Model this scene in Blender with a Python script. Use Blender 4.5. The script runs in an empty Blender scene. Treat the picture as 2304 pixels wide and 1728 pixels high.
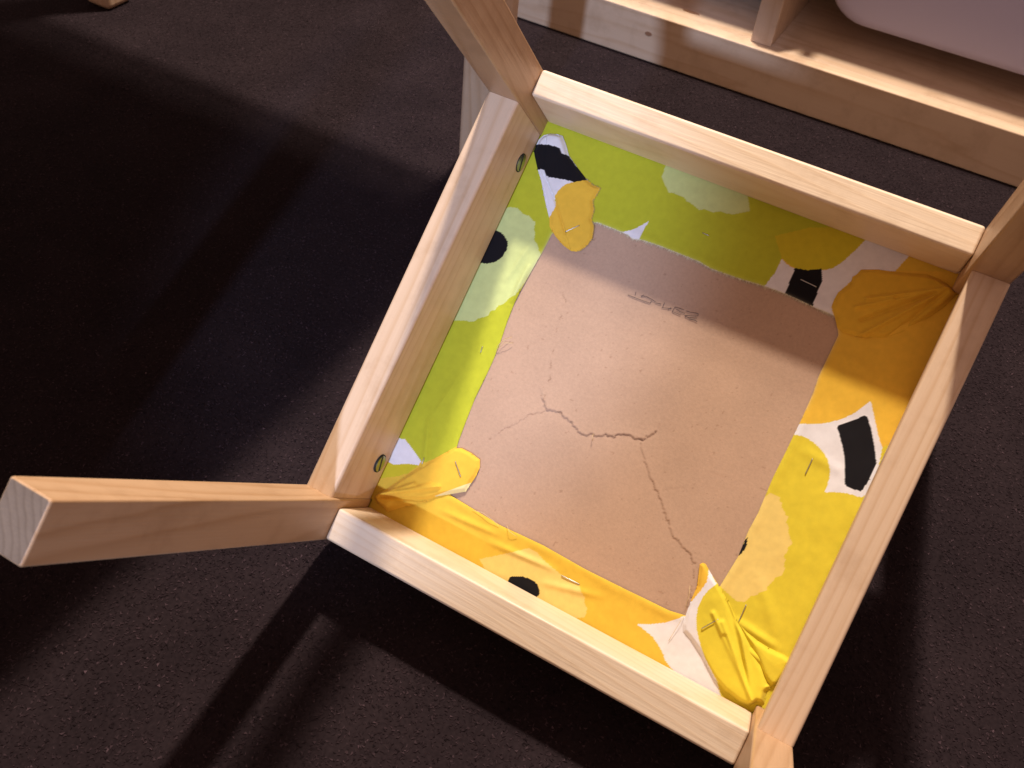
import bpy, bmesh, math, random
import numpy as np
from mathutils import Matrix, Vector
random.seed(7); np.random.seed(7)
scn = bpy.context.scene
COL = scn.collection

# ------------------------------------------------------------------ camera
cam_d = bpy.data.cameras.new('camera'); cam = bpy.data.objects.new('camera', cam_d); COL.objects.link(cam)
cam_d.sensor_width = 36.0; cam_d.lens = 36.0 * 2167.28 / 2304.0
cam_d.clip_start = 0.01; cam_d.clip_end = 50
R_wc = ((0.86714661, 0.49078383, 0.08478202), (0.40595486, -0.59786149, -0.69120351), (-0.2885436, 0.63379245, -0.71766964))
cam.matrix_world = Matrix(((R_wc[0][0], -R_wc[1][0], -R_wc[2][0], 0.22737),
                           (R_wc[0][1], -R_wc[1][1], -R_wc[2][1], -0.24555),
                           (R_wc[0][2], -R_wc[1][2], -R_wc[2][2], 0.49476), (0, 0, 0, 1)))
cam_d.dof.use_dof = True; cam_d.dof.focus_distance = 0.56; cam_d.dof.aperture_fstop = 18
scn.camera = cam
# ------------------------------------------------------------------ world and lamps
w = bpy.data.worlds.new('World'); scn.world = w; w.use_nodes = True
bg = w.node_tree.nodes['Background']
bg.inputs['Color'].default_value = (0.385, 0.252, 0.218, 1); bg.inputs['Strength'].default_value = 1.0
def lamp(name, loc, power, color, radius, aim=None, cone=None, blend=0.5):
    d = bpy.data.lights.new(name, 'SPOT' if cone else 'POINT')
    d.energy = power; d.color = color; d.shadow_soft_size = radius
    o = bpy.data.objects.new(name, d); COL.objects.link(o); o.location = loc
    if cone:
        d.spot_size = math.radians(cone); d.spot_blend = blend
        o.rotation_euler = (Vector(aim) - Vector(loc)).to_track_quat('-Z', 'Y').to_euler()
    return o
WARM = (1.0, 0.875, 0.77)
lamp('ceiling_lamp', (-0.216, 0.86, 2.2), 228, WARM, 0.055)
lamp('ceiling_lamp_second_bulb', (-0.18, 1.03, 2.2), 70, WARM, 0.08)
lamp('side_lamp', (0.28, -1.70, 1.00), 122, (0.50, 0.64, 1.0), 0.035, aim=(-0.112, 0.40, 0.02), cone=12.2, blend=0.40)
scn.view_settings.view_transform = 'Standard'; scn.view_settings.look = 'None'
scn.view_settings.exposure = 0.08; scn.view_settings.gamma = 1.0

# ------------------------------------------------------------------ helpers
def lin(r, g, b):
    f = lambda c: (c/255/12.92) if c/255 <= .04045 else ((c/255+.055)/1.055)**2.4
    return (f(r), f(g), f(b))
def link(o, parent=None):
    COL.objects.link(o)
    if parent is not None: o.parent = parent
    return o
def tag(o, label, cat, group=None, kind=None):
    if label: o['label'] = label
    if cat: o['category'] = cat
    if group: o['group'] = group
    if kind: o['kind'] = kind
    return o
def empty(name, mat=None):
    o = bpy.data.objects.new(name, None); COL.objects.link(o); o.empty_display_size = .05
    if mat is not None: o.matrix_world = mat
    return o
def obj_bm(name, bm, mat, parent=None, smooth=False):
    me = bpy.data.meshes.new(name); bmesh.ops.recalc_face_normals(bm, faces=bm.faces[:]); bm.to_mesh(me); bm.free()
    if mat: me.materials.append(mat)
    if smooth: me.polygons.foreach_set('use_smooth', [True]*len(me.polygons))
    return link(bpy.data.objects.new(name, me), parent)
def hexa(name, q0, q1, mat, parent=None, bevel=.002, seg=3, ends=True, endmat=None):
    """two quads of four corners each (same winding), joined by sides, edges rounded"""
    bm = bmesh.new(); v0 = [bm.verts.new(p) for p in q0]; v1 = [bm.verts.new(p) for p in q1]
    bm.faces.new(v0); bm.faces.new(v1)
    for i in range(4): bm.faces.new((v0[i], v0[(i+1) % 4], v1[(i+1) % 4], v1[i]))
    bmesh.ops.recalc_face_normals(bm, faces=bm.faces[:])
    if bevel:
        big = max(e.calc_length() for e in bm.edges)
        ed = bm.edges[:] if ends else [e for e in bm.edges if e.calc_length() > .7*big]
        bmesh.ops.bevel(bm, geom=ed, offset=bevel, segments=seg, profile=.5, affect='EDGES')
    o = obj_bm(name, bm, mat, parent, True); finish(o, endmat)
    return o
def finish(o, endmat=None):
    try: o.data.set_sharp_from_angle(angle=math.radians(60))
    except Exception: pass
    m = o.modifiers.new('normals', 'WEIGHTED_NORMAL'); m.keep_sharp = True
    if endmat:
        o.data.materials.append(endmat)
        for p in o.data.polygons:
            if abs(p.normal.z) > .97 and p.center.z > .2: p.material_index = 1
def box(name, x0, x1, y0, y1, z0, z1, mat, parent=None, bevel=.002, seg=3):
    return hexa(name, [(x0,y0,z0),(x1,y0,z0),(x1,y1,z0),(x0,y1,z0)], [(x0,y0,z1),(x1,y0,z1),(x1,y1,z1),(x0,y1,z1)], mat, parent, bevel, seg)
def tube(name, pts, r, mat, parent=None, sides=6):
    bm = bmesh.new(); rings = []
    pts = [Vector(p) for p in pts]
    for i, p in enumerate(pts):
        t = (pts[min(i+1, len(pts)-1)] - pts[max(i-1, 0)]).normalized()
        a = t.cross(Vector((0, 0, 1)));  a = a.normalized() if a.length > 1e-6 else Vector((1, 0, 0)); b = t.cross(a)
        rings.append([bm.verts.new(p + r*(math.cos(2*math.pi*k/sides)*a + math.sin(2*math.pi*k/sides)*b)) for k in range(sides)])
    for A, B in zip(rings, rings[1:]):
        for k in range(sides): bm.faces.new((A[k], A[(k+1) % sides], B[(k+1) % sides], B[k]))
    bm.faces.new(rings[0]); bm.faces.new(rings[-1])
    return obj_bm(name, bm, mat, parent, True)

# ------------------------------------------------------------------ materials
class NT:
    def __init__(s, name, rough=.6, spec=.3):
        s.m = bpy.data.materials.new(name); s.m.use_nodes = True; s.t = s.m.node_tree; s.b = s.t.nodes['Principled BSDF']
        s.b.inputs['Roughness'].default_value = rough; s.b.inputs['Specular IOR Level'].default_value = spec
    def n(s, typ, **kw):
        o = s.t.nodes.new(typ)
        for k, v in kw.items():
            if k in o.inputs.keys() if isinstance(k, str) else False: o.inputs[k].default_value = v
            else: setattr(o, k, v)
        return o
    def l(s, a, b): s.t.links.new(a, b)
    def math(s, op, a, b=None, c=None):
        o = s.t.nodes.new('ShaderNodeMath'); o.operation = op
        for i, v in enumerate((a, b, c)):
            if v is None: continue
            if isinstance(v, (int, float)): o.inputs[i].default_value = v
            else: s.l(v, o.inputs[i])
        return o.outputs[0]
    def ramp(s, fac, stops):
        o = s.t.nodes.new('ShaderNodeValToRGB'); e = o.color_ramp.elements
        while len(e) < len(stops): e.new(.5)
        for el, (p, c) in zip(e, stops): el.position = p; el.color = (*c, 1) if len(c) == 3 else c
        s.l(fac, o.inputs[0]); return o.outputs[0]
    def mix(s, fac, a, b, mode='MIX'):
        o = s.t.nodes.new('ShaderNodeMix'); o.data_type = 'RGBA'; o.blend_type = mode
        if isinstance(fac, (int, float)): o.inputs[0].default_value = fac
        else: s.l(fac, o.inputs[0])
        for i, v in ((6, a), (7, b)):
            if isinstance(v, tuple): o.inputs[i].default_value = (*v[:3], 1)
            else: s.l(v, o.inputs[i])
        return o.outputs[2]
    def bump(s, h, strength, dist):
        o = s.t.nodes.new('ShaderNodeBump'); o.inputs['Strength'].default_value = strength; o.inputs['Distance'].default_value = dist
        s.l(h, o.inputs['Height']); s.l(o.outputs[0], s.b.inputs['Normal'])

def pine(name, axis, pale, amber, contrast=1.0, pitch=190, rough=.42, tilt=.07):
    """wood with growth rings round a far-off pith running along one axis of the piece"""
    k = NT(name, rough, .35)
    tc = k.n('ShaderNodeTexCoord'); oi = k.n('ShaderNodeObjectInfo')
    sp = k.n('ShaderNodeSeparateXYZ'); k.l(tc.outputs['Object'], sp.inputs[0])
    L = sp.outputs[axis]; A = sp.outputs[(axis+1) % 3]; B = sp.outputs[(axis+2) % 3]
    rnd = oi.outputs['Random']
    L2 = k.math('ADD', L, k.math('MULTIPLY', rnd, 7.3))
    cb = k.n('ShaderNodeCombineXYZ'); k.l(k.math('MULTIPLY', A, 1.0), cb.inputs[0]); k.l(B, cb.inputs[1]); k.l(k.math('MULTIPLY', L2, .10), cb.inputs[2])
    nz = k.n('ShaderNodeTexNoise'); nz.inputs['Scale'].default_value = 38; nz.inputs['Detail'].default_value = 2; k.l(cb.outputs[0], nz.inputs['Vector'])
    offa = k.math('MULTIPLY_ADD', rnd, .05, .018); 
    frac = k.math('FRACT', k.math('MULTIPLY', rnd, 17.0))
    offb = k.math('MULTIPLY_ADD', frac, .06, .012)
    a = k.math('ADD', k.math('ADD', A, offa), k.math('MULTIPLY', L, tilt))
    b = k.math('ADD', k.math('ADD', B, offb), k.math('MULTIPLY', L, -tilt*.6))
    r = k.math('SQRT', k.math('ADD', k.math('MULTIPLY', a, a), k.math('MULTIPLY', b, b)))
    ring = k.math('FRACT', k.math('ADD', k.math('MULTIPLY', r, pitch), k.math('MULTIPLY', nz.outputs[0], 3.2)))
    late = k.ramp(ring, [(0, (.12,)*3), (.15, (0,)*3), (.55, (.18,)*3), (.86, (1,)*3), (1, (.15,)*3)])
    # broad tone drift and fine fibres
    cb2 = k.n('ShaderNodeCombineXYZ'); k.l(A, cb2.inputs[0]); k.l(B, cb2.inputs[1]); k.l(k.math('MULTIPLY', L2, .025), cb2.inputs[2])
    fb = k.n('ShaderNodeTexNoise'); fb.inputs['Scale'].default_value = 900; fb.inputs['Detail'].default_value = 3; k.l(cb2.outputs[0], fb.inputs['Vector'])
    dr = k.n('ShaderNodeTexNoise'); dr.inputs['Scale'].default_value = 55; dr.inputs['Detail'].default_value = 2; k.l(cb.outputs[0], dr.inputs['Vector'])
    f = k.math('MULTIPLY', late, k.math('MULTIPLY_ADD', dr.outputs[0], 1.1*contrast, .05))
    c = k.mix(f, pale, amber)
    c = k.mix(k.math('MULTIPLY', fb.outputs[0], .22), c, (amber[0]*.8, amber[1]*.75, amber[2]*.7))
    wr = k.n('ShaderNodeTexNoise'); wr.inputs['Scale'].default_value = 30; wr.inputs['Detail'].default_value = 5; wr.inputs['Roughness'].default_value = .65; k.l(tc.outputs['Object'], wr.inputs['Vector'])
    c = k.mix(1.0, c, k.ramp(wr.outputs[0], [(.30, (.86, .83, .80)), (.50, (1, 1, 1)), (.72, (1.0, 1.0, 1.0))]), 'MULTIPLY')
    k.l(c, k.b.inputs['Base Color']); k.l(k.math('MULTIPLY_ADD', wr.outputs[0], .35, rough-.16), k.b.inputs['Roughness'])
    k.bump(k.math('ADD', k.math('ADD', fb.outputs[0], k.math('MULTIPLY', late, .3)), k.math('MULTIPLY', wr.outputs[0], .8)), .28, .0005)
    return k.m
PALE, AMB = (.74, .55, .375), (.58, .365, .195)
PALE2, AMB2 = (.56, .36, .205), (.42, .235, .11)
P_SIDE = pine('pine_side_rail', 1, PALE, AMB, .8, 215)
P_CROSS = pine('pine_cross_rail', 0, (.82, .66, .475), (.70, .50, .30), .7, 210)
P_LEG = pine('pine_leg', 2, PALE2, AMB2, .9, 150, tilt=.10)
P_END = pine('pine_end_grain', 2, (.205, .152, .11), (.135, .095, .065), 1.1, 300, .85)
P_SHELF = pine('pine_shelf', 0, (.72, .54, .37), (.58, .38, .22), .8, 60, .5)
P_UP = pine('pine_upright', 2, (.58, .42, .29), (.45, .28, .16), .8, 90, .5)
P_TABLE = pine('pine_table', 2, (.60, .42, .27), (.45, .26, .13), .8, 120, .5)
P_TOP = pine('pine_table_top', 1, (.60, .42, .27), (.45, .26, .13), .8, 80, .5)

def cloth_mat(name, attr=True, col=(.7, .6, .1)):
    k = NT(name, .88, .12)
    tc = k.n('ShaderNodeTexCoord')
    w1 = k.n('ShaderNodeTexWave'); w1.bands_direction = 'X'; w1.inputs['Scale'].default_value = 520; w1.inputs['Distortion'].default_value = .6
    w2 = k.n('ShaderNodeTexWave'); w2.bands_direction = 'Y'; w2.inputs['Scale'].default_value = 520; w2.inputs['Distortion'].default_value = .6
    k.l(tc.outputs['Object'], w1.inputs[0]); k.l(tc.outputs['Object'], w2.inputs[0])
    nz = k.n('ShaderNodeTexNoise'); nz.inputs['Scale'].default_value = 260; nz.inputs['Detail'].default_value = 4; k.l(tc.outputs['Object'], nz.inputs['Vector'])
    n2 = k.n('ShaderNodeTexNoise'); n2.inputs['Scale'].default_value = 22; n2.inputs['Detail'].default_value = 2; k.l(tc.outputs['Object'], n2.inputs['Vector'])
    if attr:
        at = k.n('ShaderNodeAttribute'); at.attribute_name = 'print'; c = at.outputs['Color']
    else: c = col
    v = k.math('ADD', k.math('MULTIPLY_ADD', nz.outputs[0], .22, .80), k.math('MULTIPLY', n2.outputs[0], .18))
    cv = k.n('ShaderNodeCombineXYZ')
    for i in range(3): k.l(v, cv.inputs[i])
    c = k.mix(1.0, c, cv.outputs[0], 'MULTIPLY'); k.l(c, k.b.inputs['Base Color'])
    k.b.inputs['Sheen Weight'].default_value = .08
    k.bump(k.math('ADD', k.math('ADD', w1.outputs[1], w2.outputs[1]), nz.outputs[0]), .12, .0003)
    return k.m
CLOTH = cloth_mat('printed_cotton')
CLOTH_PAD = cloth_mat('seat_cover_cotton', False, (.72, .55, .05))
THREAD = NT('loose_cotton_thread', .8, .1); THREAD.b.inputs['Base Color'].default_value = (.72, .58, .30, 1); THREAD = THREAD.m

def board_mat():
    k = NT('brown_hardboard', .85, .15); tc = k.n('ShaderNodeTexCoord')
    at = k.n('ShaderNodeAttribute'); at.attribute_name = 'print'
    n1 = k.n('ShaderNodeTexNoise'); n1.inputs['Scale'].default_value = 700; n1.inputs['Detail'].default_value = 4; n1.inputs['Roughness'].default_value = .7; k.l(tc.outputs['Object'], n1.inputs['Vector'])
    n2 = k.n('ShaderNodeTexNoise'); n2.inputs['Scale'].default_value = 24; n2.inputs['Detail'].default_value = 5; k.l(tc.outputs['Object'], n2.inputs['Vector'])
    sp = k.n('ShaderNodeTexVoronoi'); sp.inputs['Scale'].default_value = 240; k.l(tc.outputs['Object'], sp.inputs['Vector'])
    v = k.math('ADD', k.math('MULTIPLY_ADD', n1.outputs[0], .34, .68), k.math('MULTIPLY', n2.outputs[0], .30))
    speck = k.ramp(sp.outputs['Distance'], [(0, (.72,)*3), (.10, (1,)*3), (1, (1,)*3)])
    cv = k.n('ShaderNodeCombineXYZ')
    for i in range(3): k.l(v, cv.inputs[i])
    c = k.mix(1.0, at.outputs['Color'], cv.outputs[0], 'MULTIPLY')
    c = k.mix(k.math('GREATER_THAN', n2.outputs[0], .50), c, k.mix(1.0, c, speck, 'MULTIPLY'))
    k.l(c, k.b.inputs['Base Color']); k.bump(k.math('ADD', n1.outputs[0], k.math('MULTIPLY', n2.outputs[0], 1.2)), .16, .0006)
    return k.m
BOARD = board_mat()
def plain(name, col, rough=.5, metal=0.0, spec=.5):
    k = NT(name, rough, spec); k.b.inputs['Base Color'].default_value = (*col, 1); k.b.inputs['Metallic'].default_value = metal
    tc = k.n('ShaderNodeTexCoord'); nz = k.n('ShaderNodeTexNoise'); nz.inputs['Scale'].default_value = 120; nz.inputs['Detail'].default_value = 3
    k.l(tc.outputs['Object'], nz.inputs['Vector'])
    k.l(k.math('MULTIPLY_ADD', nz.outputs[0], .25, rough-.12), k.b.inputs['Roughness']); return k.m
STEEL = plain('staple_steel', (.55, .54, .52), .35, 1.0)
BRASS = plain('barrel_nut_metal', (.46, .45, .30), .32, 1.0)
DARK = plain('dark_slot', (.02, .02, .015), .7)
GRAPHITE = plain('pencil_graphite', (.13, .10, .095), .6)
def plastic_mat():
    k = NT('white_translucent_plastic', .42, .4); k.b.inputs['Base Color'].default_value = (.52, .50, .70, 1)
    k.b.inputs['Subsurface Weight'].default_value = .15; k.b.inputs['Subsurface Radius'].default_value = (.01, .01, .01); k.b.inputs['Subsurface Scale'].default_value = .5
    tc = k.n('ShaderNodeTexCoord'); nz = k.n('ShaderNodeTexNoise'); nz.inputs['Scale'].default_value = 900; k.l(tc.outputs['Object'], nz.inputs['Vector']); k.bump(nz.outputs[0], .1, .0003)
    return k.m
PLASTIC = plastic_mat()
def carpet_mat(name, pile):
    k = NT(name, .95, .08); tc = k.n('ShaderNodeTexCoord')
    n1 = k.n('ShaderNodeTexNoise'); n1.inputs['Scale'].default_value = 420; n1.inputs['Detail'].default_value = 3; k.l(tc.outputs['Object'], n1.inputs['Vector'])
    n2 = k.n('ShaderNodeTexNoise'); n2.inputs['Scale'].default_value = 16; n2.inputs['Detail'].default_value = 4; k.l(tc.outputs['Object'], n2.inputs['Vector'])
    f = k.math('MULTIPLY_ADD', n2.outputs[0], .5, k.math('MULTIPLY', n1.outputs[0], .6))
    c = k.ramp(f, [(.32, (.0118, .0076, .0086)), (.52, (.0175, .0114, .0127)), (.74, (.0255, .0168, .0182))])
    if pile:
        c = k.mix(1.0, c, (1.40, 1.36, 1.38), 'MULTIPLY')
        oi = k.n('ShaderNodeAttribute'); oi.attribute_name = 'print'
        c = k.mix(1.0, c, oi.outputs['Color'], 'MULTIPLY')
        k.b.inputs['Sheen Weight'].default_value = .12; k.b.inputs['Sheen Tint'].default_value = (.5, .4, .45, 1)
    k.l(c, k.b.inputs['Base Color'])
    if not pile: k.bump(n1.outputs[0], .15, .001)
    else:
        tr = k.n('ShaderNodeBsdfTranslucent'); k.l(c, tr.inputs[0]); mx = k.n('ShaderNodeMixShader'); mx.inputs[0].default_value = .12
        k.l(k.b.outputs[0], mx.inputs[1]); k.l(tr.outputs[0], mx.inputs[2]); k.l(mx.outputs[0], k.t.nodes['Material Output'].inputs[0])
    return k.m

# ------------------------------------------------------------------ floor
CARPET = carpet_mat('dark_carpet', False)
bm = bmesh.new()
vs = [bm.verts.new(p) for p in ((-2.5, -2.0, 0), (2.5, -2.0, 0), (2.5, 2.8, 0), (-2.5, 2.8, 0))]; bm.faces.new(vs)
floor = obj_bm('floor', bm, CARPET); tag(floor, None, None, kind='structure')
# short carpet pile over the part of the floor in view
N = 420000
P = np.random.rand(N, 2)*np.array([1.45, 1.10]) + np.array([-.78, -.32])
keep = ~((P[:, 1] > .692) & (P[:, 0] > -.42)); P = P[keep]; N = len(P)
ang = np.random.rand(N)*2*np.pi; lean = .95 + np.random.rand(N)*.55
h = .0010 + np.random.rand(N)*.0016; wd = .0004 + np.random.rand(N)*.0006
d = np.stack([np.cos(ang), np.sin(ang)], 1)
a2 = np.random.rand(N)*2*np.pi; s = np.stack([np.cos(a2), np.sin(a2)], 1)
V = np.zeros((N, 3, 3)); V[:, 0, :2] = P - s*wd[:, None]; V[:, 1, :2] = P + s*wd[:, None]
V[:, 2, :2] = P + d*(h*np.sin(lean))[:, None]; V[:, 2, 2] = h*np.cos(lean)*.55; V[:, 0, 2] = V[:, 1, 2] = .0002 + np.random.rand(N)*.0005
me = bpy.data.meshes.new('carpet_pile')
me.vertices.add(3*N); me.vertices.foreach_set('co', V.ravel())
me.loops.add(3*N); me.loops.foreach_set('vertex_index', np.arange(3*N, dtype=np.int32))
me.polygons.add(N); me.polygons.foreach_set('loop_start', np.arange(0, 3*N, 3, dtype=np.int32)); me.polygons.foreach_set('loop_total', np.full(N, 3, dtype=np.int32))
me.update(); me.validate()
tone = np.clip(np.random.lognormal(-.05, .42, N), .35, 3.0); tone[np.random.rand(N) < .006] *= 1.9
ca = me.color_attributes.new('print', 'FLOAT_COLOR', 'POINT'); cc = np.ones((N, 3, 4)); cc[:, :, :3] = tone[:, None, None]; ca.data.foreach_set('color', cc.ravel())
me.materials.append(carpet_mat('dark_carpet_pile', True))
pile = link(bpy.data.objects.new('carpet_pile', me)); tag(pile, 'short dark brown carpet pile covering the whole floor', 'carpet', kind='stuff')

# ------------------------------------------------------------------ storage shelf behind the chair
shelf = empty('storage_shelf', Matrix.Translation((0, .696, 0)))
tag(shelf, 'low pine storage shelf behind the upturned chair, holding a plastic bin', 'shelf')
def divider(x0, x1):
    bm = bmesh.new(); prof = [(.0115, .0512), (.295, .0512), (.295, .30), (.048, .30), (.0115, .135)]
    A = [bm.verts.new((x0, y, z)) for y, z in prof]; B = [bm.verts.new((x1, y, z)) for y, z in prof]
    bm.faces.new(A); bm.faces.new(B[::-1])
    for i in range(5): bm.faces.new((A[i], B[i], B[(i+1) % 5], A[(i+1) % 5]))
    bmesh.ops.recalc_face_normals(bm, faces=bm.faces[:]); bmesh.ops.bevel(bm, geom=bm.edges[:], offset=.0012, segments=3, profile=.5, affect='EDGES')
    finish(obj_bm('divider', bm, P_UP, shelf, True))
box('front_board', -.42, .80, 0, .018, 0, .0512, P_SHELF, shelf, .0015)
box('bottom_panel', -.42, .80, .0184, .30, .028, .0508, P_SHELF, shelf, .001)
divider(.012, .034)
divider(-.42, -.398)
divider(.50, .522)
box('back_panel', -.42, .80, .3005, .312, 0, .30, P_SHELF, shelf, .001)
box('runner', .0345, .046, .03, .29, .262, .276, P_UP, shelf, .001)
box('runner', .488, .4995, .03, .29, .262, .276, P_UP, shelf, .001)
# two knots in the board
KNOT = plain('pine_knot', (.30, .155, .08), .5)
for kx, ky, kz, rx, rz, n in ((-.093, -.0003, .030, .0042, .0024, 1), (-.062, .033, .0513, .010, .0016, 0)):
    bm = bmesh.new(); bmesh.ops.create_cone(bm, cap_ends=True, segments=16, radius1=1, radius2=.9, depth=1)
    M = Matrix.Translation((kx, ky, kz)) @ (Matrix.Rotation(math.pi/2, 4, 'X') if n else Matrix.Identity(4)) @ Matrix.Diagonal((rx, rz, .0012, 1))
    bmesh.ops.transform(bm, matrix=M, verts=bm.verts); obj_bm('knot', bm, KNOT, shelf, False)

# plastic bin hanging between the runners
def rounded_rect(x0, x1, z0, z1, r, n=8):
    out = []
    for cx, cz, a0 in ((x0+r, z0+r, 180), (x1-r, z0+r, 270), (x1-r, z1-.004, 0), (x0+r, z1-.004, 90)):
        rr = r if cz < (z0+z1)/2 else .004
        if cz > (z0+z1)/2: cx = x1-.004 if a0 == 0 else x0+.004
        for i in range(n+1):
            a = math.radians(a0 + 90*i/n); out.append((cx + rr*math.cos(a), cz + rr*math.sin(a)))
    return out
def make_bin(cx, label):
    bin_ = empty('storage_bin', Matrix.Translation((cx, .753, .0757)))
    tag(bin_, label, 'bin', 'white bins in the pine shelf')
    bm = bmesh.new(); rings = []
    for y, grow in ((.0, -.012), (.003, -.004), (.010, 0), (.24, 0), (.247, -.004), (.25, -.012)):
        rings.append([bm.verts.new((x, y - z*.02, z)) for x, z in rounded_rect(-.205-grow, .205+grow, -grow*.9, .205, .045)])
    for A, B in zip(rings, rings[1:]):
        n = len(A)
        for i in range(n): bm.faces.new((A[i], A[(i+1) % n], B[(i+1) % n], B[i]))
    bm.faces.new(rings[0]); bm.faces.new(rings[-1][::-1])
    obj_bm('bin_body', bm, PLASTIC, bin_, True)
    box('rim', -.2318, .2318, -.012, .252, .1965, .203, PLASTIC, bin_, .002)
make_bin(.267, 'white plastic storage bin hanging at the right of the shelf divider')
make_bin(-.193, 'unseen plastic storage bin at the left of the shelf divider, added to shade the shelf')  # out of view, added for the shadow it casts on the bottom panel

# ------------------------------------------------------------------ small table standing to the left
table = empty('small_table', Matrix.Translation((-.375, .12, 0)))
tag(table, 'small pine table at the left edge, only its far legs showing', 'table')
def leg_rounded(parent, cx, cy):
    box('leg', cx-.017, cx+.017, cy-.017, cy+.017, .0005, .418, P_TABLE, parent, .006, 5)
for cx, cy in ((.238, .307), (-.236, .322), (.238, -.290), (-.238, -.290)): leg_rounded(table, cx, cy)
box('table_top', -.265, .268, -.325, .350, .4205, .440, P_TOP, table, .003)
for sx in (-1, 1): box('apron', sx*.238-.009, sx*.238+.009, -.272, .288, .36, .4185, P_TOP, table, .001)
for cy in (.307, -.29): box('apron', -.220, .220, cy-.009, cy+.009, .36, .4185, P_SHELF, table, .001)

# ------------------------------------------------------------------ the upturned chair
TILT = math.radians(42)
chair = empty('child_chair', Matrix.Translation((0, 0, .07)) @ Matrix.Rotation(TILT, 4, 'X'))
tag(chair, "child's pine chair turned upside down on the carpet, fabric stapled under its seat", 'chair')
W, LS, LX, AY = .280, .236, .0192, .0251
def q(x0, x1, y0, y1, z): return [(x0, y0, z), (x1, y0, z), (x1, y1, z), (x0, y1, z)]
# side rails: left (barrel nuts show) and right
rail_l = hexa('side_rail', [(0, .00005, -.0505), (.0186, .00005, -.0505), (.0192, LS-.00005, -.0505), (0, LS-.00005, -.0505)],
              [(0.0002, .00005, 0), (.0174, .00005, 0), (.0190, LS-.00005, 0), (0.0002, LS-.00005, 0)], P_SIDE, chair, .0019, 4, ends=False)
rail_r = hexa('side_rail', q(.2652, W, .00005, LS-.00005, -.0505), q(.2622, W, .00005, LS-.00005, 0), P_SIDE, chair, .0019, 4, ends=False)
front_rail = hexa('front_rail', q(LX+.0003, .2606, -.0238, -.0046, -.0505), q(LX+.0003, .2606, -.0238, -.0050, -.0100), P_CROSS, chair, .0017, 4)
back_rail = hexa('back_rail', q(LX+.0003, .2606, .2450, .2607, -.0505), q(LX+.0003, .2606, .2450, .2607, -.0100), P_CROSS, chair, .0017, 4)
# front legs
for x0 in (0, W-LX):
    hexa('leg', q(x0, x0+LX, -AY, 0, -.0505), q(x0, x0+LX, -AY, 0, .2112), P_LEG, chair, .0012, 4, endmat=P_END)
# rear legs run on past the seat as leaning back posts, whose ends stand on the carpet
ALP = math.radians(8)
def floor_s(y0, z0):
    sT, cT = math.sin(TILT), math.cos(TILT)
    return (sT*y0 + cT*z0 + .07 - .0012) / (cT*math.cos(ALP) - sT*math.sin(ALP))
for x0 in (0, W-LX):
    bm = bmesh.new()
    s_b = floor_s(LS, -.05)     # the forward edge reaches the floor first
    prof = [(LS, .2112), (LS, -.05), (LS + s_b*math.sin(ALP), -.05 - s_b*math.cos(ALP)),
            (LS+AY + s_b*math.sin(ALP), -.05 - s_b*math.cos(ALP)), (LS+AY, -.05), (LS+AY, .2112)]
    A = [bm.verts.new((x0, y, z)) for y, z in prof]; B = [bm.verts.new((x0+LX, y, z)) for y, z in prof]
    bm.faces.new(A); bm.faces.new(B[::-1])
    for i in range(6): bm.faces.new((A[i], B[i], B[(i+1) % 6], A[(i+1) % 6]))
    bmesh.ops.recalc_face_normals(bm, faces=bm.faces[:])
    ed = [e for e in bm.edges if e.calc_face_angle(0) > math.radians(30)]
    bmesh.ops.bevel(bm, geom=ed, offset=.0012, segments=4, profile=.5, affect='EDGES')
    finish(obj_bm('leg', bm, P_LEG, chair, True), P_END)
def along(s, dy): return (LS + .0125 + s*math.sin(ALP) + dy*math.cos(ALP), -.05 - s*math.cos(ALP) + dy*math.sin(ALP))
for s0, s1 in ((.135, .175), (.225, .268)):
    pts = [along(s0, -.006), along(s0, .006), along(s1, .006), along(s1, -.006)]
    hexa('back_slat', [(LX+.0003, y, z) for y, z in pts], [(W-LX-.0003, y, z) for y, z in pts], P_CROSS, chair, .002)
# barrel nuts let into the inner face of the left rail
for y, z in ((.2147, -.0400), (.0227, -.0386)):
    bm = bmesh.new(); bmesh.ops.create_cone(bm, cap_ends=True, segments=32, radius1=.0049, radius2=.0049, depth=.004)
    bmesh.ops.transform(bm, matrix=Matrix.Translation((.0176, y, z)) @ Matrix.Rotation(math.pi/2, 4, 'Y'), verts=bm.verts)
    nut = obj_bm('barrel_nut', bm, BRASS, rail_l)
    bm = bmesh.new(); bmesh.ops.create_cone(bm, cap_ends=True, segments=32, radius1=.0056, radius2=.0056, depth=.004)
    bmesh.ops.transform(bm, matrix=Matrix.Translation((.01735, y, z)) @ Matrix.Rotation(math.pi/2, 4, 'Y'), verts=bm.verts)
    obj_bm('nut_hole', bm, DARK, rail_l)
    a = random.uniform(.3, .8)
    bm = bmesh.new(); bmesh.ops.create_cube(bm, size=1)
    bmesh.ops.transform(bm, matrix=Matrix.Translation((.0195, y, z)) @ Matrix.Rotation(a, 4, 'X') @ Matrix.Diagonal((.0006, .0092, .0012, 1)), verts=bm.verts)
    obj_bm('nut_slot', bm, DARK, rail_l)
# upholstered pad on the far (sitting) side of the seat
hexa('seat_pad', q(.002, W-.002, -.0245, .232, -.0712), q(.0005, W-.0005, -.0249, .2345, -.0530), CLOTH_PAD, chair, .006, 5)

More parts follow.
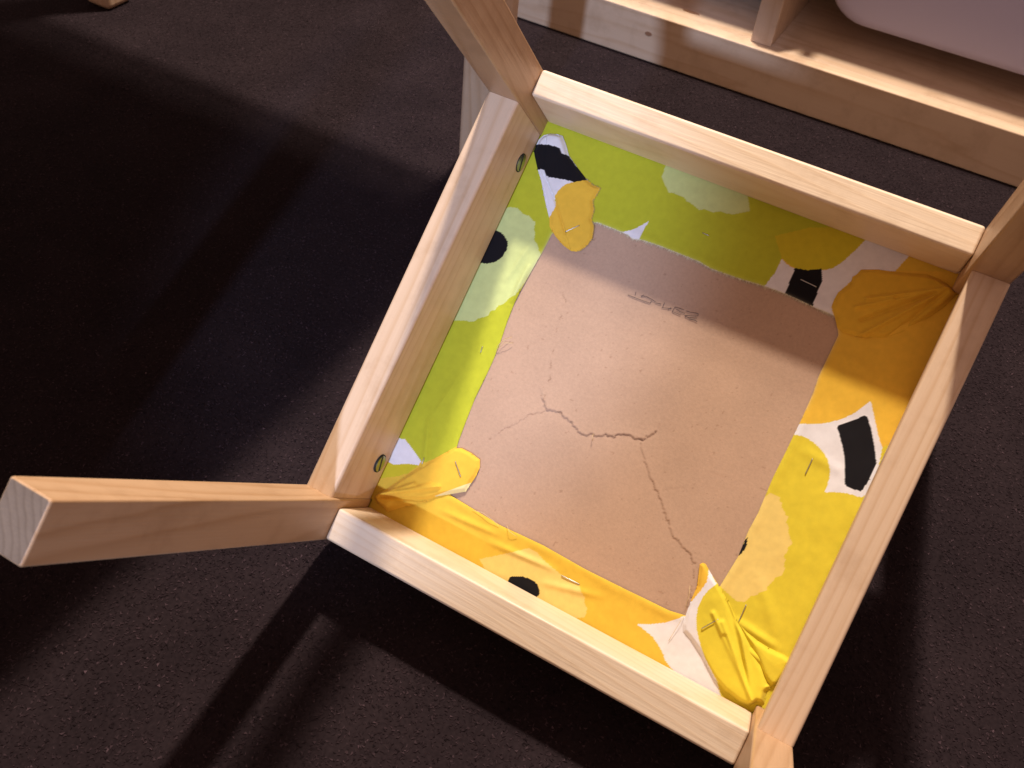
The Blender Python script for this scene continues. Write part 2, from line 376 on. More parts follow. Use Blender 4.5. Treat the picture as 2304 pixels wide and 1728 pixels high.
# ---- outlines of the cloth, its print and the board, in millimetres on the underside of the seat
WINDOW = [(50.8,185.1),(50.3,174.5),(49.3,163.3),(48.2,148.9),(47.9,139.5),(48.6,128.2),(50.2,115.0),(50.8,103.7),(50.8,92.1),(50.5,79.6),(51.5,64.8),(52.4,53.4),(54.7,41.0),(56.7,31.1),(62.0,23.3),(96.5,21.1),(123.3,22.2),(150.4,21.2),(176.0,21.6),(200.8,22.3),(209.3,23.9),(215.9,33.8),(219.1,46.0),(221.1,64.5),(220.3,79.4),(220.9,89.7),(220.1,110.8),(220.4,122.6),(220.7,145.0),(220.4,159.7),(219.3,169.4),(219.5,193.5),(214.2,201.9),(200.0,202.2),(185.2,203.1),(175.6,202.9),(159.8,201.4),(143.5,200.7),(134.8,201.9),(123.9,201.9),(112.8,201.9),(101.1,201.3),(95.7,199.9),(92.2,201.1),(82.9,201.2),(73.0,201.1),(62.1,196.1),(53.1,190.2)]
LIME = [(-30.4,264.3),(159.5,257.0),(201.6,241.7),(178.2,227.0),(176.0,220.0),(175.9,212.3),(174.1,202.5),(130.9,169.9),(68.8,183.0),(65.1,99.7),(52.8,49.7),(40.1,34.0),(36.5,33.2),(21.9,40.5),(19.3,39.3),(-32.1,11.7),(-40.6,156.8)]
GOLDTOP = [(175.9,220.3),(181.6,218.4),(185.0,218.0),(192.2,219.9),(197.5,222.2),(202.4,225.4),(205.6,230.5),(209.0,238.7),(211.8,246.5),(209.3,252.1),(182.5,241.5),(167.3,230.4)]
PALETOP = [(96.0,238.9),(98.9,235.9),(101.3,233.8),(103.8,231.7),(106.3,232.7),(109.4,232.4),(112.3,232.4),(115.2,230.9),(119.2,230.3),(123.5,228.9),(126.4,230.5),(130.8,230.3),(134.3,232.1),(141.1,232.9),(149.4,238.3),(137.0,257.7),(93.8,256.5)]
PALELEFT = [(16.3,187.8),(20.1,190.5),(24.7,191.7),(29.3,189.9),(33.0,190.1),(36.4,188.4),(38.6,188.4),(39.6,184.2),(41.5,181.4),(42.5,178.2),(46.1,176.0),(47.9,173.7),(50.2,171.6),(49.3,161.7),(47.8,149.1),(46.6,143.8),(44.0,141.5),(42.3,137.1),(39.6,134.8),(38.8,131.4),(36.8,130.2),(36.5,126.8),(35.2,125.7),(31.4,122.9),(30.1,120.5),(26.9,119.1),(24.5,118.7),(20.7,117.1),(11.6,113.2),(9.1,171.0)]
BLACKLEFT = [(18.8,174.8),(22.1,174.6),(24.8,173.5),(27.9,171.4),(29.0,169.7),(29.6,166.6),(29.1,162.1),(26.6,157.5),(22.3,154.6),(17.7,153.4),(12.8,152.9),(14.4,170.6)]
WHITETRI = [(100.1,213.1),(99.5,208.0),(99.5,203.9),(99.3,200.4),(95.8,199.0),(88.6,201.4),(92.6,204.1),(96.7,208.4)]
WHITEBL = [(19.4,39.3),(21.8,40.4),(29.2,36.8),(37.0,33.1),(36.3,30.3),(30.4,28.4),(22.4,24.1),(13.8,24.1),(13.6,39.8)]
OLIVEBL = [(14.8,22.2),(22.4,24.1),(30.4,28.4),(36.3,30.3),(32.8,23.7),(26.9,18.5),(15.1,11.3)]
WHITETR = [(176.1,220.0),(180.1,218.2),(185.1,217.8),(192.2,219.7),(197.9,222.2),(202.4,225.2),(205.6,230.5),(209.0,238.7),(211.8,246.5),(235.6,247.8),(231.8,235.6),(215.6,229.0),(213.8,222.5),(210.3,214.4),(210.1,206.0),(214.5,199.6),(202.0,197.6),(175.0,200.5),(173.7,202.5),(174.9,208.1),(176.0,211.9)]
BLACKTR = [(184.3,218.0),(191.4,219.7),(197.3,223.0),(200.2,216.8),(200.4,211.1),(200.9,206.3),(201.4,199.8),(185.8,200.8),(185.4,202.7),(185.0,208.0),(184.8,213.0)]
GOLDR = [(212.0,203.5),(215.3,229.7),(269.8,250.4),(272.0,211.3),(270.8,162.6),(262.5,146.7),(256.6,156.0),(249.1,168.0),(247.8,168.3),(243.5,159.8),(237.6,152.3),(230.8,146.9),(220.4,142.1),(216.5,140.3),(217.9,179.5)]
STAR = [(248.1,167.9),(246.2,164.1),(243.8,159.3),(240.9,155.4),(237.7,152.2),(234.4,149.2),(230.8,146.8),(225.7,144.3),(219.1,141.4),(218.3,134.4),(221.6,135.9),(224.4,136.6),(229.1,136.5),(232.6,135.7),(235.4,134.6),(238.5,132.9),(240.8,131.2),(242.8,129.0),(244.4,126.5),(245.6,123.4),(246.3,119.7),(246.9,114.5),(250.3,116.6),(256.2,118.8),(264.0,120.1),(268.2,125.8),(263.2,147.6),(259.3,152.2),(255.4,157.7),(252.0,162.6)]
BAR = [(238.5,148.3),(238.9,149.4),(243.7,154.3),(248.3,159.5),(249.2,159.9),(250.3,159.4),(254.1,154.7),(258.0,149.2),(261.0,144.1),(263.5,139.7),(264.0,130.2),(262.8,122.8),(259.2,122.4),(255.5,122.1),(254.1,122.9),(252.5,126.3),(249.6,133.1),(246.6,138.1),(243.5,142.4),(241.1,145.4)]
PALER = [(222.3,102.6),(225.6,102.3),(228.0,102.2),(228.2,100.7),(229.7,100.1),(230.7,97.8),(233.3,96.2),(233.6,94.9),(235.5,95.2),(235.7,92.0),(238.0,89.9),(238.7,87.7),(241.2,84.9),(243.3,83.3),(241.9,80.7),(242.4,78.8),(241.9,75.4),(243.5,73.8),(243.8,70.6),(245.2,69.6),(245.0,65.9),(242.4,63.0),(242.3,61.3),(240.8,56.8),(241.8,55.5),(238.4,52.7),(238.3,51.0),(235.4,48.7),(234.0,44.7),(230.0,43.0),(218.9,46.3),(212.8,49.0),(217.1,92.8)]
SLIVER = [(221.0,77.3),(221.6,75.1),(222.9,71.2),(222.3,68.0),(220.6,63.7),(220.0,66.8),(220.5,72.0)]
WHITEBR = [(188.2,7.7),(194.9,11.1),(201.2,15.4),(205.8,19.7),(209.0,23.5),(215.5,23.8),(230.5,8.6),(243.2,-5.1),(235.7,-13.3),(210.6,-3.0),(206.7,0.8),(202.5,3.5),(198.6,5.7),(194.0,6.6)]
YELBOT = [(214,-10),(275,-10),(275,150),(170,150),(212,60),(213,30)]
PALEBOT = [(93.6,-1.5),(99.7,3.3),(109.0,10.6),(116.7,17.1),(122.1,17.2),(126.7,15.2),(132.7,13.9),(139.7,12.3),(151.2,12.2),(153.9,9.3),(156.9,7.4),(157.9,4.5),(160.6,2.5),(161.5,-2.2),(153.8,-7.9),(134.9,-7.5),(116.4,-6.6),(100.5,-6.0)]
BLACKBOT = [(113.7,-2.5),(116.2,-0.6),(120.7,1.4),(124.4,2.2),(127.6,2.2),(130.0,1.3),(131.9,-0.4),(133.5,-3.4),(129.9,-10.1),(114.9,-9.1)]
F_TL = [(19.0,233.6),(20.6,236.9),(23.6,239.2),(27.8,240.4),(31.7,240.6),(36.3,236.1),(40.2,231.3),(48.0,226.5),(55.4,222.4),(61.1,220.4),(66.0,220.3),(66.0,216.5),(65.3,211.6),(68.2,207.4),(69.2,201.7),(72.4,198.4),(74.4,191.6),(73.2,186.5),(71.2,182.7),(69.1,181.2),(66.1,180.3),(59.8,181.9),(53.6,184.8),(47.8,188.7),(45.5,193.2),(40.2,199.6),(31.2,211.7),(25.9,217.5),(21.2,223.5),(19.1,226.6)]
F_TL_BLACK = [(17.3,230.3),(20.0,230.6),(27.0,232.0),(33.8,232.8),(36.7,230.2),(40.3,231.0),(48.0,226.5),(57.3,221.7),(50.7,217.4),(46.2,217.0),(40.4,215.8),(35.3,214.8),(33.1,215.1),(30.7,217.7),(28.1,218.0),(25.6,216.5),(19.3,222.8)]
F_TL_YEL = [(58.4,222.8),(54.3,219.8),(50.1,217.1),(47.1,215.0),(45.2,212.4),(43.8,208.7),(43.6,205.5),(46.3,200.4),(45.5,195.1),(44.9,191.4),(45.8,187.9),(54.3,183.5),(67.8,178.3),(75.1,182.7),(75.9,200.5),(66.6,212.1),(67.8,221.0)]
F_TL_CREASE = [(32.3,215.2),(38.8,209.1),(44.3,204.3),(51.0,196.9),(58.5,188.7)]
F_BL = [(20.0,1.8),(21.1,4.7),(25.1,10.2),(28.9,16.3),(33.1,23.1),(38.1,30.1),(45.0,39.6),(52.1,48.7),(56.1,50.6),(62.6,50.6),(69.1,49.4),(71.1,45.0),(71.2,39.7),(70.1,33.8),(69.5,29.3),(63.7,25.2),(55.7,19.8),(50.4,13.9),(39.6,5.1),(31.6,-2.5),(26.7,-1.2),(22.9,-0.7)]
F_BL_WHITE = [(53.7,18.8),(59.2,24.3),(63.7,28.6),(70.1,35.4),(73.2,29.2),(61.2,20.3)]
F_TR = [(264.5,236.6),(259.7,238.2),(253.9,239.8),(247.2,239.9),(232.0,235.1),(223.8,233.2),(215.9,229.9),(215.0,226.7),(213.5,224.8),(214.2,220.6),(211.7,216.6),(210.3,214.4),(209.9,210.1),(210.1,206.8),(213.3,202.4),(217.4,196.7),(221.0,195.3),(224.7,195.7),(229.1,196.3),(233.2,197.3),(236.9,199.3),(240.9,200.6),(247.8,207.3),(252.3,212.5),(255.9,218.0),(261.3,227.6)]
F_BR = [(204.9,51.9),(206.0,53.4),(207.6,53.5),(212.4,50.1),(218.0,46.7),(227.5,40.0),(232.8,35.4),(238.7,31.1),(251.7,21.7),(256.5,17.8),(261.1,12.9),(263.7,12.3),(262.5,8.0),(263.9,2.3),(260.2,1.1),(257.6,-2.8),(252.7,-3.3),(243.1,-1.4),(235.2,2.0),(230.5,5.3),(223.2,10.5),(215.6,14.7),(211.8,16.0),(210.2,19.3),(209.3,25.6),(208.8,32.0),(208.4,41.0)]
F_BR_GOLD = [(200.5,52.8),(207.8,54.8),(211.1,49.8),(212.1,45.4),(211.3,40.0),(209.2,32.2),(205.9,30.4)]
F_BR_WHITE = [(210.1,51.9),(216.1,47.4),(217.2,46.7),(214.6,41.7),(213.5,36.9),(213.4,31.9),(214.9,26.0),(218.0,20.1),(221.1,16.0),(225.2,11.5),(229.4,7.6),(239.2,0.1),(234.1,-2.7),(210.6,12.9),(206.5,29.1),(211.3,40.0),(212.1,45.4)]
F_BR2 = [(233.1,34.7),(236.3,33.9),(241.9,31.1),(248.1,29.6),(254.6,29.0),(263.0,29.4),(267.3,28.5),(267.1,20.3),(266.0,14.0),(263.2,11.7),(259.2,13.5),(252.3,20.3),(244.9,26.2)]
CRACKS = [[(87.6,96.4),(90.3,93.2),(91.5,91.4),(96.6,93.0),(101.0,93.2),(103.5,91.7),(106.0,92.0),(110.7,89.8),(113.4,88.9),(116.2,87.6),(119.4,88.4),(122.0,90.3),(125.4,90.5),(128.0,92.6),(133.3,94.2),(139.3,98.1),(147.5,99.1),(148.8,99.1),(149.6,101.8),(153.4,104.8),(153.4,106.6)],[(149.0,98.5),(151.3,93.6),(153.3,90.7),(159.0,85.3),(162.0,81.6),(166.7,77.9),(172.3,73.0),(176.9,68.5),(181.8,63.4),(185.7,58.6),(191.5,56.8),(197.6,54.4),(202.8,50.4),(204.7,43.9),(206.7,36.6),(209.0,27.8)],[(72.2,68.0),(74.6,71.8),(77.0,73.6),(79.7,78.6),(84.3,84.3),(88.1,87.8),(91.7,90.8)],[(59.7,158.3),(65.5,156.1),(72.3,155.9),(75.7,151.2),(74.3,146.8),(77.7,141.4),(78.1,134.7),(80.5,129.7),(81.5,121.0),(84.3,112.4),(85.8,108.5),(87.5,103.1),(87.8,102.7),(87.6,96.4)],[(143.6,127.7),(147.9,120.3),(150.1,112.7),(153.2,106.9)],[(169.8,78.6),(173.4,81.6),(180.1,85.1)],[(185.3,106.2),(188.8,100.4),(194.8,99.8)]]
PENCIL = [[(110.4,173.2),(110.8,171.0)],[(106.9,169.8),(110.7,169.9),(114.4,170.0),(117.4,170.2),(120.3,170.3)],[(115.1,173.3),(114.5,171.8)],[(114.0,172.3),(116.7,173.0),(120.3,172.7),(123.0,172.2)],[(120.7,171.9),(120.4,170.2)],[(127.8,173.8),(127.8,172.1),(127.8,170.4)],[(123.2,171.7),(126.4,172.3)],[(128.3,170.8),(130.7,171.6),(132.8,172.2)],[(131.2,171.1),(132.3,172.6)],[(134.2,173.9),(133.7,170.9)],[(134.3,173.7),(136.8,174.1),(139.2,174.2)],[(133.7,170.9),(136.5,170.9),(138.9,170.8)],[(135.3,172.8),(138.5,172.5),(140.6,172.6)],[(141.0,171.6),(143.9,172.6),(146.5,173.4),(147.8,174.4),(147.1,175.4),(143.1,174.3),(140.7,174.2)],[(141.1,171.4),(144.0,171.0),(146.9,171.2),(148.8,171.0)],[(143.8,171.5),(146.5,172.1),(147.7,172.8)]]
STAPLES = {'cover':[[(235.3,34.2),(235.1,43.6)],[(234.2,119.4),(234.2,128.0)],[(189.8,213.4),(198.6,212.8)],[(130.7,217.6),(134.5,217.4)],[(38.5,32.2),(38.2,35.8)],[(140.2,12.1),(151.1,12.4)],[(41.9,105.6),(41.4,109.0)]],'F_TL':[[(58.6,189.0),(64.5,195.4)]],'F_BL':[[(56.8,42.2),(63.5,35.9)]],'F_BR':[[(220.0,22.4),(225.4,30.5)]]}
THREADS = [[(50.6,109.0),(50.3,113.1),(51.5,117.1),(55.3,121.1)],[(50.4,111.2),(52.8,116.1),(57.5,118.2)],[(78.0,21.7),(84.4,23.1),(91.4,22.1),(96.4,20.3)],[(99.9,22.8),(103.1,20.8),(108.1,19.8)],[(122.7,90.6),(124.1,86.9)],[(209.1,23.4),(208.6,21.8),(207.2,7.7)],[(207.7,27.2),(206.9,34.3),(205.1,39.3)]]

def segs(poly, closed=True):
    A = np.array(poly, float); B = np.roll(A, -1, 0) if closed else A[1:]
    return (A if closed else A[:-1]), B
def inside(P, poly):
    A, B = segs(poly); x, y = P[:, 0], P[:, 1]; c = np.zeros(len(P), bool)
    for (ax, ay), (bx, by) in zip(A, B):
        if ay == by: continue
        t = ((ay > y) != (by > y)) & (x < (bx-ax)*(y-ay)/(by-ay) + ax); c ^= t
    return c
def nearest(P, poly, closed=True):
    A, B = segs(poly, closed); best = np.full(len(P), 1e9); npt = np.zeros((len(P), 2)); side = np.zeros(len(P)); par = np.zeros(len(P))
    acc = 0.0
    for a, b in zip(A, B):
        d = b-a; L2 = max(d@d, 1e-9); t = np.clip(((P-a)@d)/L2, 0, 1); Q = a + t[:, None]*d
        D = np.hypot(*(P-Q).T); m = D < best
        best[m] = D[m]; npt[m] = Q[m]; side[m] = np.sign(d[0]*(P[m, 1]-a[1]) - d[1]*(P[m, 0]-a[0])); par[m] = acc + t[m]*math.sqrt(L2)
        acc += math.sqrt(L2)
    return best, npt, side, par
_G = np.random.RandomState(3).rand(64, 64)
def vnoise(P, sc):
    X = P/sc; i = np.floor(X).astype(int); f = X-i; f = f*f*(3-2*f)
    g = lambda a, b: _G[a % 64, b % 64]
    return ((g(i[:, 0], i[:, 1])*(1-f[:, 0]) + g(i[:, 0]+1, i[:, 1])*f[:, 0])*(1-f[:, 1]) + (g(i[:, 0], i[:, 1]+1)*(1-f[:, 0]) + g(i[:, 0]+1, i[:, 1]+1)*f[:, 0])*f[:, 1])*2-1
def sst(x, a, b):
    t = np.clip((x-a)/(b-a), 0, 1); return t*t*(3-2*t)
def patch(name, inmask, snap, box_, step, zf, cf, mat, parent, thick=0.0):
    """a sheet sampled on a fine grid, cut along its outline (mm), with height and print per point"""
    x0, x1, y0, y1 = box_
    xs = np.arange(x0, x1+step, step); ys = np.arange(y0, y1+step, step); nx, ny = len(xs), len(ys)
    X, Y = np.meshgrid(xs, ys); Pn = np.stack([X.ravel(), Y.ravel()], 1)
    ins = inmask(Pn)
    I = np.arange(nx*ny).reshape(ny, nx)
    Q = np.stack([I[:-1, :-1], I[:-1, 1:], I[1:, 1:], I[1:, :-1]], -1).reshape(-1, 4)
    Q = Q[ins[Q].sum(1) >= 1]
    used = np.unique(Q); rem = np.full(nx*ny, -1); rem[used] = np.arange(len(used)); Q = rem[Q]
    P2 = Pn[used].copy(); o = ~ins[used]
    if o.any(): P2[o] = snap(P2[o])
    z = zf(P2); col = cf(P2)
    me = bpy.data.meshes.new(name); co = np.column_stack([P2/1000, z/1000])
    if thick:   # hem: fold the rim down a little so the cloth has an edge
        pass
    me.vertices.add(len(co)); me.vertices.foreach_set('co', co.ravel())
    me.loops.add(Q.size); me.loops.foreach_set('vertex_index', Q.ravel().astype(np.int32))
    me.polygons.add(len(Q)); me.polygons.foreach_set('loop_start', np.arange(0, Q.size, 4, dtype=np.int32)); me.polygons.foreach_set('loop_total', np.full(len(Q), 4, dtype=np.int32))
    me.polygons.foreach_set('use_smooth', np.ones(len(Q), bool)); me.update()
    ca = me.color_attributes.new('print', 'FLOAT_COLOR', 'POINT'); c4 = np.ones((len(co), 4)); c4[:, :3] = col; ca.data.foreach_set('color', c4.ravel())
    me.materials.append(mat); return link(bpy.data.objects.new(name, me), parent)

C_LIME = (.50, .53, .034); C_PLIME = (.60, .68, .27); C_YEL = (.73, .605, .045); C_GOLD = (.84, .52, .055); C_PALEY = (.84, .64, .19)
C_WHITE = (.80, .79, .80); C_BLACK = (.010, .009, .011); C_ORANGE = (.78, .515, .055); C_OLIVE = (.62, .54, .03)
def paint(P, base, layers):
    c = np.tile(np.array(base, float), (len(P), 1)); J = P + np.column_stack([vnoise(P, 1.1), vnoise(P+40, 1.1)])*.07
    for poly, col in layers: c[inside(J, poly)] = col
    return c
SEAT = -51.5      # mm, underside of the seat
# ---- seat board (brown hardboard), cracked
wn = np.array(WINDOW); ctr = wn.mean(0)
def board_z(P):
    z = np.full(len(P), SEAT-.5) + vnoise(P, 22)*.10
    for i, cr in enumerate(CRACKS):
        big = 1.0 if i < 2 else (.55 if i < 4 else .3)
        J = P + np.column_stack([vnoise(P, 1.6), vnoise(P+31, 1.6)])*.75 + np.column_stack([vnoise(P, .7), vnoise(P+77, .7)])*.35
        d, _, sd, par = nearest(J, cr, False)
        gap = .55 + .45*vnoise(np.column_stack([par, par*0+i*9]), 5)
        if i == 3: gap = np.clip(vnoise(np.column_stack([par, par*0+5]), 4)*2.2, 0, 1)
        z -= big*gap*.13*np.exp(-(d/.28)**2)
        z += big*(.30 if i == 0 else .20)*sd*np.exp(-d/4.5)*(1 if i in (0, 1, 2) else .3)
    return z
def board_c(P):
    c = np.tile(np.array((.515, .348, .238)), (len(P), 1))
    for i, cr in enumerate(CRACKS):
        J = P + np.column_stack([vnoise(P, 1.6), vnoise(P+31, 1.6)])*.75 + np.column_stack([vnoise(P, .7), vnoise(P+77, .7)])*.35
        d, _, sd, par = nearest(J, cr, False); wdt = (.30, .22, .22, .34, .13, .12, .12)[i]
        g = np.clip(.6 + .6*vnoise(np.column_stack([par, par*0+i*9]), 5), 0, 1)
        if i == 3: g = np.clip(vnoise(np.column_stack([par, par*0+5]), 4)*2.2, 0, 1)
        if i > 3: g = g*.35
        f = (g*np.exp(-(d/wdt)**2))[:, None]; c = c*(1-f*.55) + np.array((.24, .125, .065))*f*.55
    sp = vnoise(P, 1.3)*vnoise(P+55, 2.1); f = (sp > .60)[:, None]*.35; c = c*(1-f) + np.array((.24, .12, .06))*f
    return c
lo, hi = wn.min(0)-9, wn.max(0)+9
board = patch('seat_board', lambda P: (P[:, 0] > lo[0]) & (P[:, 0] < hi[0]) & (P[:, 1] > lo[1]) & (P[:, 1] < hi[1]), lambda P: P,
              (lo[0], hi[0], lo[1], hi[1]), .62, board_z, board_c, BOARD, chair)
# solid body of the board under the cloth
box('board_core', .0195, .2605, -.0042, .2442, -.0529, -.0525, plain('hardboard_edge', (.30, .18, .11), .8), board, 0)

# ---- cloth turned over the board
def in_cover(P):
    J = P + np.column_stack([vnoise(P, .9), vnoise(P+23, .9)])*.28*np.clip((P[:, 1:2]-120)/60, .25, 1.2)
    legs = ((P[:, 0] < 19.3) | (P[:, 0] > 260.7)) & ((P[:, 1] < .2) | (P[:, 1] > 235.8))
    return ~inside(J, WINDOW) & ~legs & (P[:, 0] > 17.2) & (P[:, 0] < 266) & (P[:, 1] > -6.0) & (P[:, 1] < 246)
def snap_cover(P):
    d, n, _, _ = nearest(P, WINDOW); m = d < 2.0; Q = P.copy(); Q[m] = n[m]; return Q
FOLDS = {'F_TL': F_TL, 'F_BL': F_BL, 'F_TR': F_TR, 'F_BR': F_BR}
def ridge(P, a, b, wdt, hgt, taper=True):
    d, _, _, par = nearest(P, [a, b], False); L = math.dist(a, b); t = par/L
    return hgt*np.exp(-(d/wdt)**2)*(np.sin(np.pi*np.clip(t, .02, .98))**.6 if taper else 1)
def cover_z(P):
    d, _, _, _ = nearest(P, WINDOW)
    z = SEAT + .25 + .55*np.exp(-((d-2.2)/2.4)**2)*(.5+.5*vnoise(P, 14)) + vnoise(P, 11)*.16 + vnoise(P, 4)*.05
    z = z - .35*np.exp(-d/.7)
    # pulls in the cloth
    for a, b, wd_, h_ in (((29, 62), (44, 20), 2.2, 1.5), ((36, 90), (31, 55), 1.6, .6), ((42, 178), (38, 150), 1.6, .8), ((60, 13), (100, 16), 1.8, 1.1),
                          ((95, 10), (135, 13), 1.7, 1.2), ((130, 3), (165, 12), 2.0, .9), ((235, 60), (256, 35), 3.2, .8), ((225, 130), (250, 128), 3.0, .5),
                          ((46.5, 165), (46, 138), 1.8, 1.9), ((238, 25), (258, 20), 2.0, 2.4), ((232, 34), (259, 31), 2.2, 1.6), ((236, 200), (256, 218), 2.2, 1.4), ((150, 222), (155, 238), 2, .6), ((220, 185), (247, 181), 2.6, .7)):
        z += ridge(P, a, b, wd_, h_)
    return z
def cover_c(P):
    base = paint(P, C_YEL, [])
    lay = [(YELBOT, C_YEL)]
    c = paint(P, C_ORANGE, [(YELBOT, C_YEL), (GOLDR, C_GOLD), (LIME, C_LIME), (GOLDTOP, C_OLIVE), (PALETOP, C_PLIME), (PALELEFT, C_PLIME), (BLACKLEFT, C_BLACK),
              (WHITETRI, C_WHITE), (OLIVEBL, C_OLIVE), (WHITEBL, C_WHITE), (WHITETR, C_WHITE), (BLACKTR, C_BLACK), (STAR, C_WHITE), (BAR, C_BLACK), (PALER, C_PALEY),
              (SLIVER, C_BLACK), (WHITEBR, C_WHITE), (PALEBOT, C_PALEY), (BLACKBOT, C_BLACK)])
    d, _, _, _ = nearest(P, WINDOW); f = (.35*np.exp(-d/.5)*(P[:, 1] > 150))[:, None]
    return c*(1-f) + np.array((.75, .70, .50))*f
cover = patch('fabric_cover', in_cover, snap_cover, (17, 266.5, -6, 246), .52, cover_z, cover_c, CLOTH, chair)

# ---- four corner folds
def make_fold(poly, corner, zt, layers, base, creases, label, edgeh=1.2, seedn=0, step=None):
    pa = np.array(poly); lo, hi = pa.min(0)-1, pa.max(0)+1; cor = np.array(corner)
    def zf(P):
        d, _, _, _ = nearest(P, poly); r = np.hypot(*(P-cor).T)
        z = SEAT + .75 + edgeh*sst(d, 0, 2.2) + .5*sst(d, 0, 7)
        z += zt*np.exp(-r/14)*sst(d, -.2, 3)
        z += vnoise(P+seedn, 6)*.18*sst(d, 0, 2)
        for a, b, wd_, h_ in creases: z += ridge(P, a, b, wd_, h_, False)*sst(d, 0, 1.6)
        if step:
            dd, _, sd, _ = nearest(P, step[0], False); z += step[1]*(sd*step[2] > 0)*np.clip(sst(d, 0, 1.2), 0, 1)
        return z
    jag = lambda P: inside(P + np.column_stack([vnoise(P, 1.0), vnoise(P+9, 1.0)])*.22, poly)
    o = patch('fabric_fold', jag, lambda P: nearest(P, poly)[1], (lo[0], hi[0], lo[1], hi[1]), .45, zf, lambda P: paint(P, base, layers), CLOTH, cover)
    o['label'] = label
    sol = o.modifiers.new('thickness', 'SOLIDIFY'); sol.thickness = .0006; sol.offset = -1
    return o
def mid(poly, i): return tuple(poly[i % len(poly)])
c_tl = (21, 238); c_bl = (21, 3); c_tr = (259, 236); c_br = (258, 1)
fold_tl = make_fold(F_TL, c_tl, 3.0, [(F_TL_BLACK, C_BLACK), (F_TL_YEL, C_GOLD)], C_WHITE,
    [(F_TL_CREASE[0], F_TL_CREASE[2], .8, -1.0), (F_TL_CREASE[2], F_TL_CREASE[4], .8, -1.1)], 'white, black and yellow printed fold at the upper left corner', step=([(24, 236)] + F_TL_CREASE, -1.0, -1))
def radial(c, tips, wd_, h_): return [(c, t, wd_, h_*(1 if k % 2 == 0 else -.8)) for k, t in enumerate(tips)]
fold_bl = make_fold(F_BL, c_bl, 3.2, [(F_BL_WHITE, (.85, .75, .35))], C_GOLD, radial(c_bl, [(54, 25), (57, 17.5), (50, 24.5), (49, 13), (40, 20)], 1.1, 1.5), 'golden yellow pleated fold at the lower left corner', seedn=31)
fold_tr = make_fold(F_TR, c_tr, 3.4, [], (.74, .45, .040), radial(c_tr, [(225, 216), (227, 205), (229, 196), (240, 195), (222, 210), (238, 222)], 1.2, 2.0), 'dark golden pleated fold at the upper right corner', seedn=57)
fold_br = make_fold(F_BR, c_br, 3.2, [(F_BR_WHITE, C_WHITE), (F_BR_GOLD, C_GOLD)], C_YEL, radial(c_br, [(222, 32), (226, 41), (228, 30), (232, 24), (236, 34)], 1.3, 1.6), 'bright yellow and white fold at the lower right corner', seedn=83)
fold_br2 = make_fold(F_BR2, (256, 8), 2.2, [], C_YEL, [((236, 32), (257, 16), 1.3, 1.2), ((244, 24), (258, 10), 1.2, -1.0)], 'bright yellow pucker of cloth beside the lower right fold', seedn=11)

# ---- staples, pencil figures, loose threads
bpy.context.view_layer.update()
from mathutils.bvhtree import BVHTree
def ztop(objs, x, y):
    best = SEAT/1000
    for b in objs:
        h = b.ray_cast(Vector((x/1000, y/1000, .02)), Vector((0, 0, -1)))
        if h[0] is not None: best = max(best, h[0].z)
    return best
def bvh(o):
    me = o.data; return BVHTree.FromPolygons([v.co for v in me.vertices], [p.vertices for p in me.polygons])
T_cover, T_board = bvh(cover), bvh(board)
T_f = {'F_TL': bvh(fold_tl), 'F_BL': bvh(fold_bl), 'F_TR': bvh(fold_tr), 'F_BR': bvh(fold_br)}
for kx, par_, trees in (('cover', cover, [T_cover]), ('F_TL', cover, [T_f['F_TL']]), ('F_BL', cover, [T_f['F_BL']]), ('F_BR', cover, [T_f['F_BR']])):
    for (ax, ay), (bx, by) in STAPLES[kx]:
        za, zb = ztop(trees, ax, ay), ztop(trees, bx, by); zt = max(za, zb) + .0003
        A, B = Vector((ax/1000, ay/1000, zt)), Vector((bx/1000, by/1000, zt)); dd = (B-A).normalized()*.0004
        tube('staple', [A - dd*.2 - Vector((0, 0, .0022)), A, A + dd, B - dd, B, B + dd*.2 - Vector((0, 0, .0022))],   .00026, STEEL, par_)
def drape(pts, up, trees, sub=5):
    out = []
    for (ax, ay), (bx, by) in zip(pts, pts[1:]):
        for k in range(sub):
            t = k/sub; x, y = ax+(bx-ax)*t, ay+(by-ay)*t; out.append((x/1000, y/1000, ztop(trees, x, y)+up))
    x, y = pts[-1]; out.append((x/1000, y/1000, ztop(trees, x, y)+up)); return out
bm_all = None
for st in PENCIL: tube('pencil_stroke', drape(st, -.00006, [T_board], 3), .00015, GRAPHITE, board, 5)
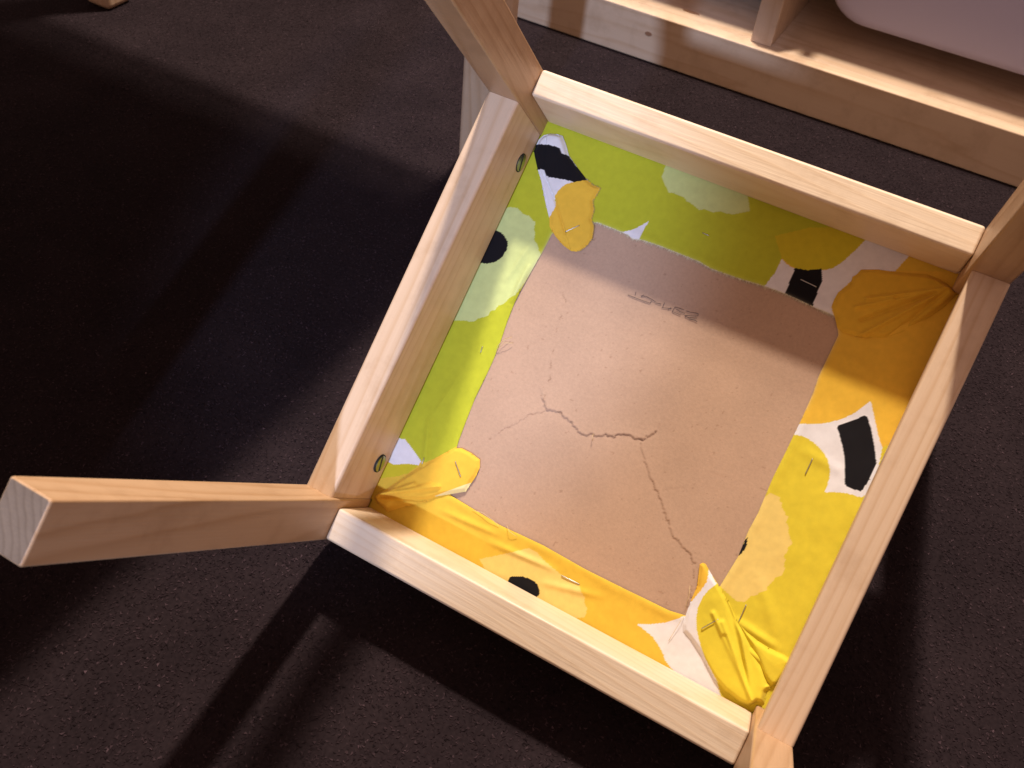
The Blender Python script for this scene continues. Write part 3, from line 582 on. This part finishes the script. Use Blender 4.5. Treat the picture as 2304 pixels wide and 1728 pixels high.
for i, th in enumerate(THREADS):
    pts = drape(th, .0006, [T_cover, T_board], 4); pts = [(x, y, z + .0016*math.sin(math.pi*k/(len(pts)-1))) for k, (x, y, z) in enumerate(pts)]
    tube('loose_thread', pts, .00012, THREAD, cover, 5)

# ---- frayed cut edges: many tiny fibres, one part
def fray(lines, n_per_mm, lmin, lmax, col, ztrees):
    VV, FF, CC = [], [], []
    rs = np.random.RandomState(5)
    for line, inward in lines:
        for (ax, ay), (bx, by) in zip(line, line[1:]):
            L = math.hypot(bx-ax, by-ay); nx, ny = -(by-ay)/L*inward, (bx-ax)/L*inward
            for _ in range(int(L*n_per_mm)):
                t = rs.rand(); x, y = ax+(bx-ax)*t, ay+(by-ay)*t; a = rs.normal(0, .6); ln = rs.uniform(lmin, lmax)
                dx, dy = nx*math.cos(a)-ny*math.sin(a), nx*math.sin(a)+ny*math.cos(a)
                z = ztop(ztrees, x - nx*.5, y - ny*.5)*1000 + .1; w_ = rs.uniform(.06, .13); i = len(VV)
                VV += [((x-nx*.4-dy*w_)/1000, (y-ny*.4+dx*w_)/1000, z/1000), ((x-nx*.4+dy*w_)/1000, (y-ny*.4-dx*w_)/1000, z/1000), ((x+dx*ln)/1000, (y+dy*ln)/1000, (z-rs.uniform(-.2, .5))/1000)]
                FF.append((i, i+1, i+2)); c = np.array(col)*rs.uniform(.7, 1.15); CC += [(*c, 1)]*3
    me = bpy.data.meshes.new('frayed_edge'); me.from_pydata(VV, [], FF); me.materials.append(CLOTH)
    ca = me.color_attributes.new('print', 'FLOAT_COLOR', 'POINT'); ca.data.foreach_set('color', np.array(CC).ravel())
    o = link(bpy.data.objects.new('frayed_edge', me), cover); o['kind'] = 'stuff'; return o
top = [p for p in WINDOW if p[1] > 193.6 and p[0] > 60]; top.sort()
fray([(top, -1)], 4.5, .6, 2.2, (.80, .76, .52), [T_cover])
fray([(F_TL[8:20], 1)], 3.0, .5, 1.3, (.45, .36, .16), [T_f['F_TL']])
fray([([p for p in WINDOW if p[0] > 217 and 40 < p[1] < 190], 1)], .5, .3, .8, (.80, .66, .20), [T_cover])
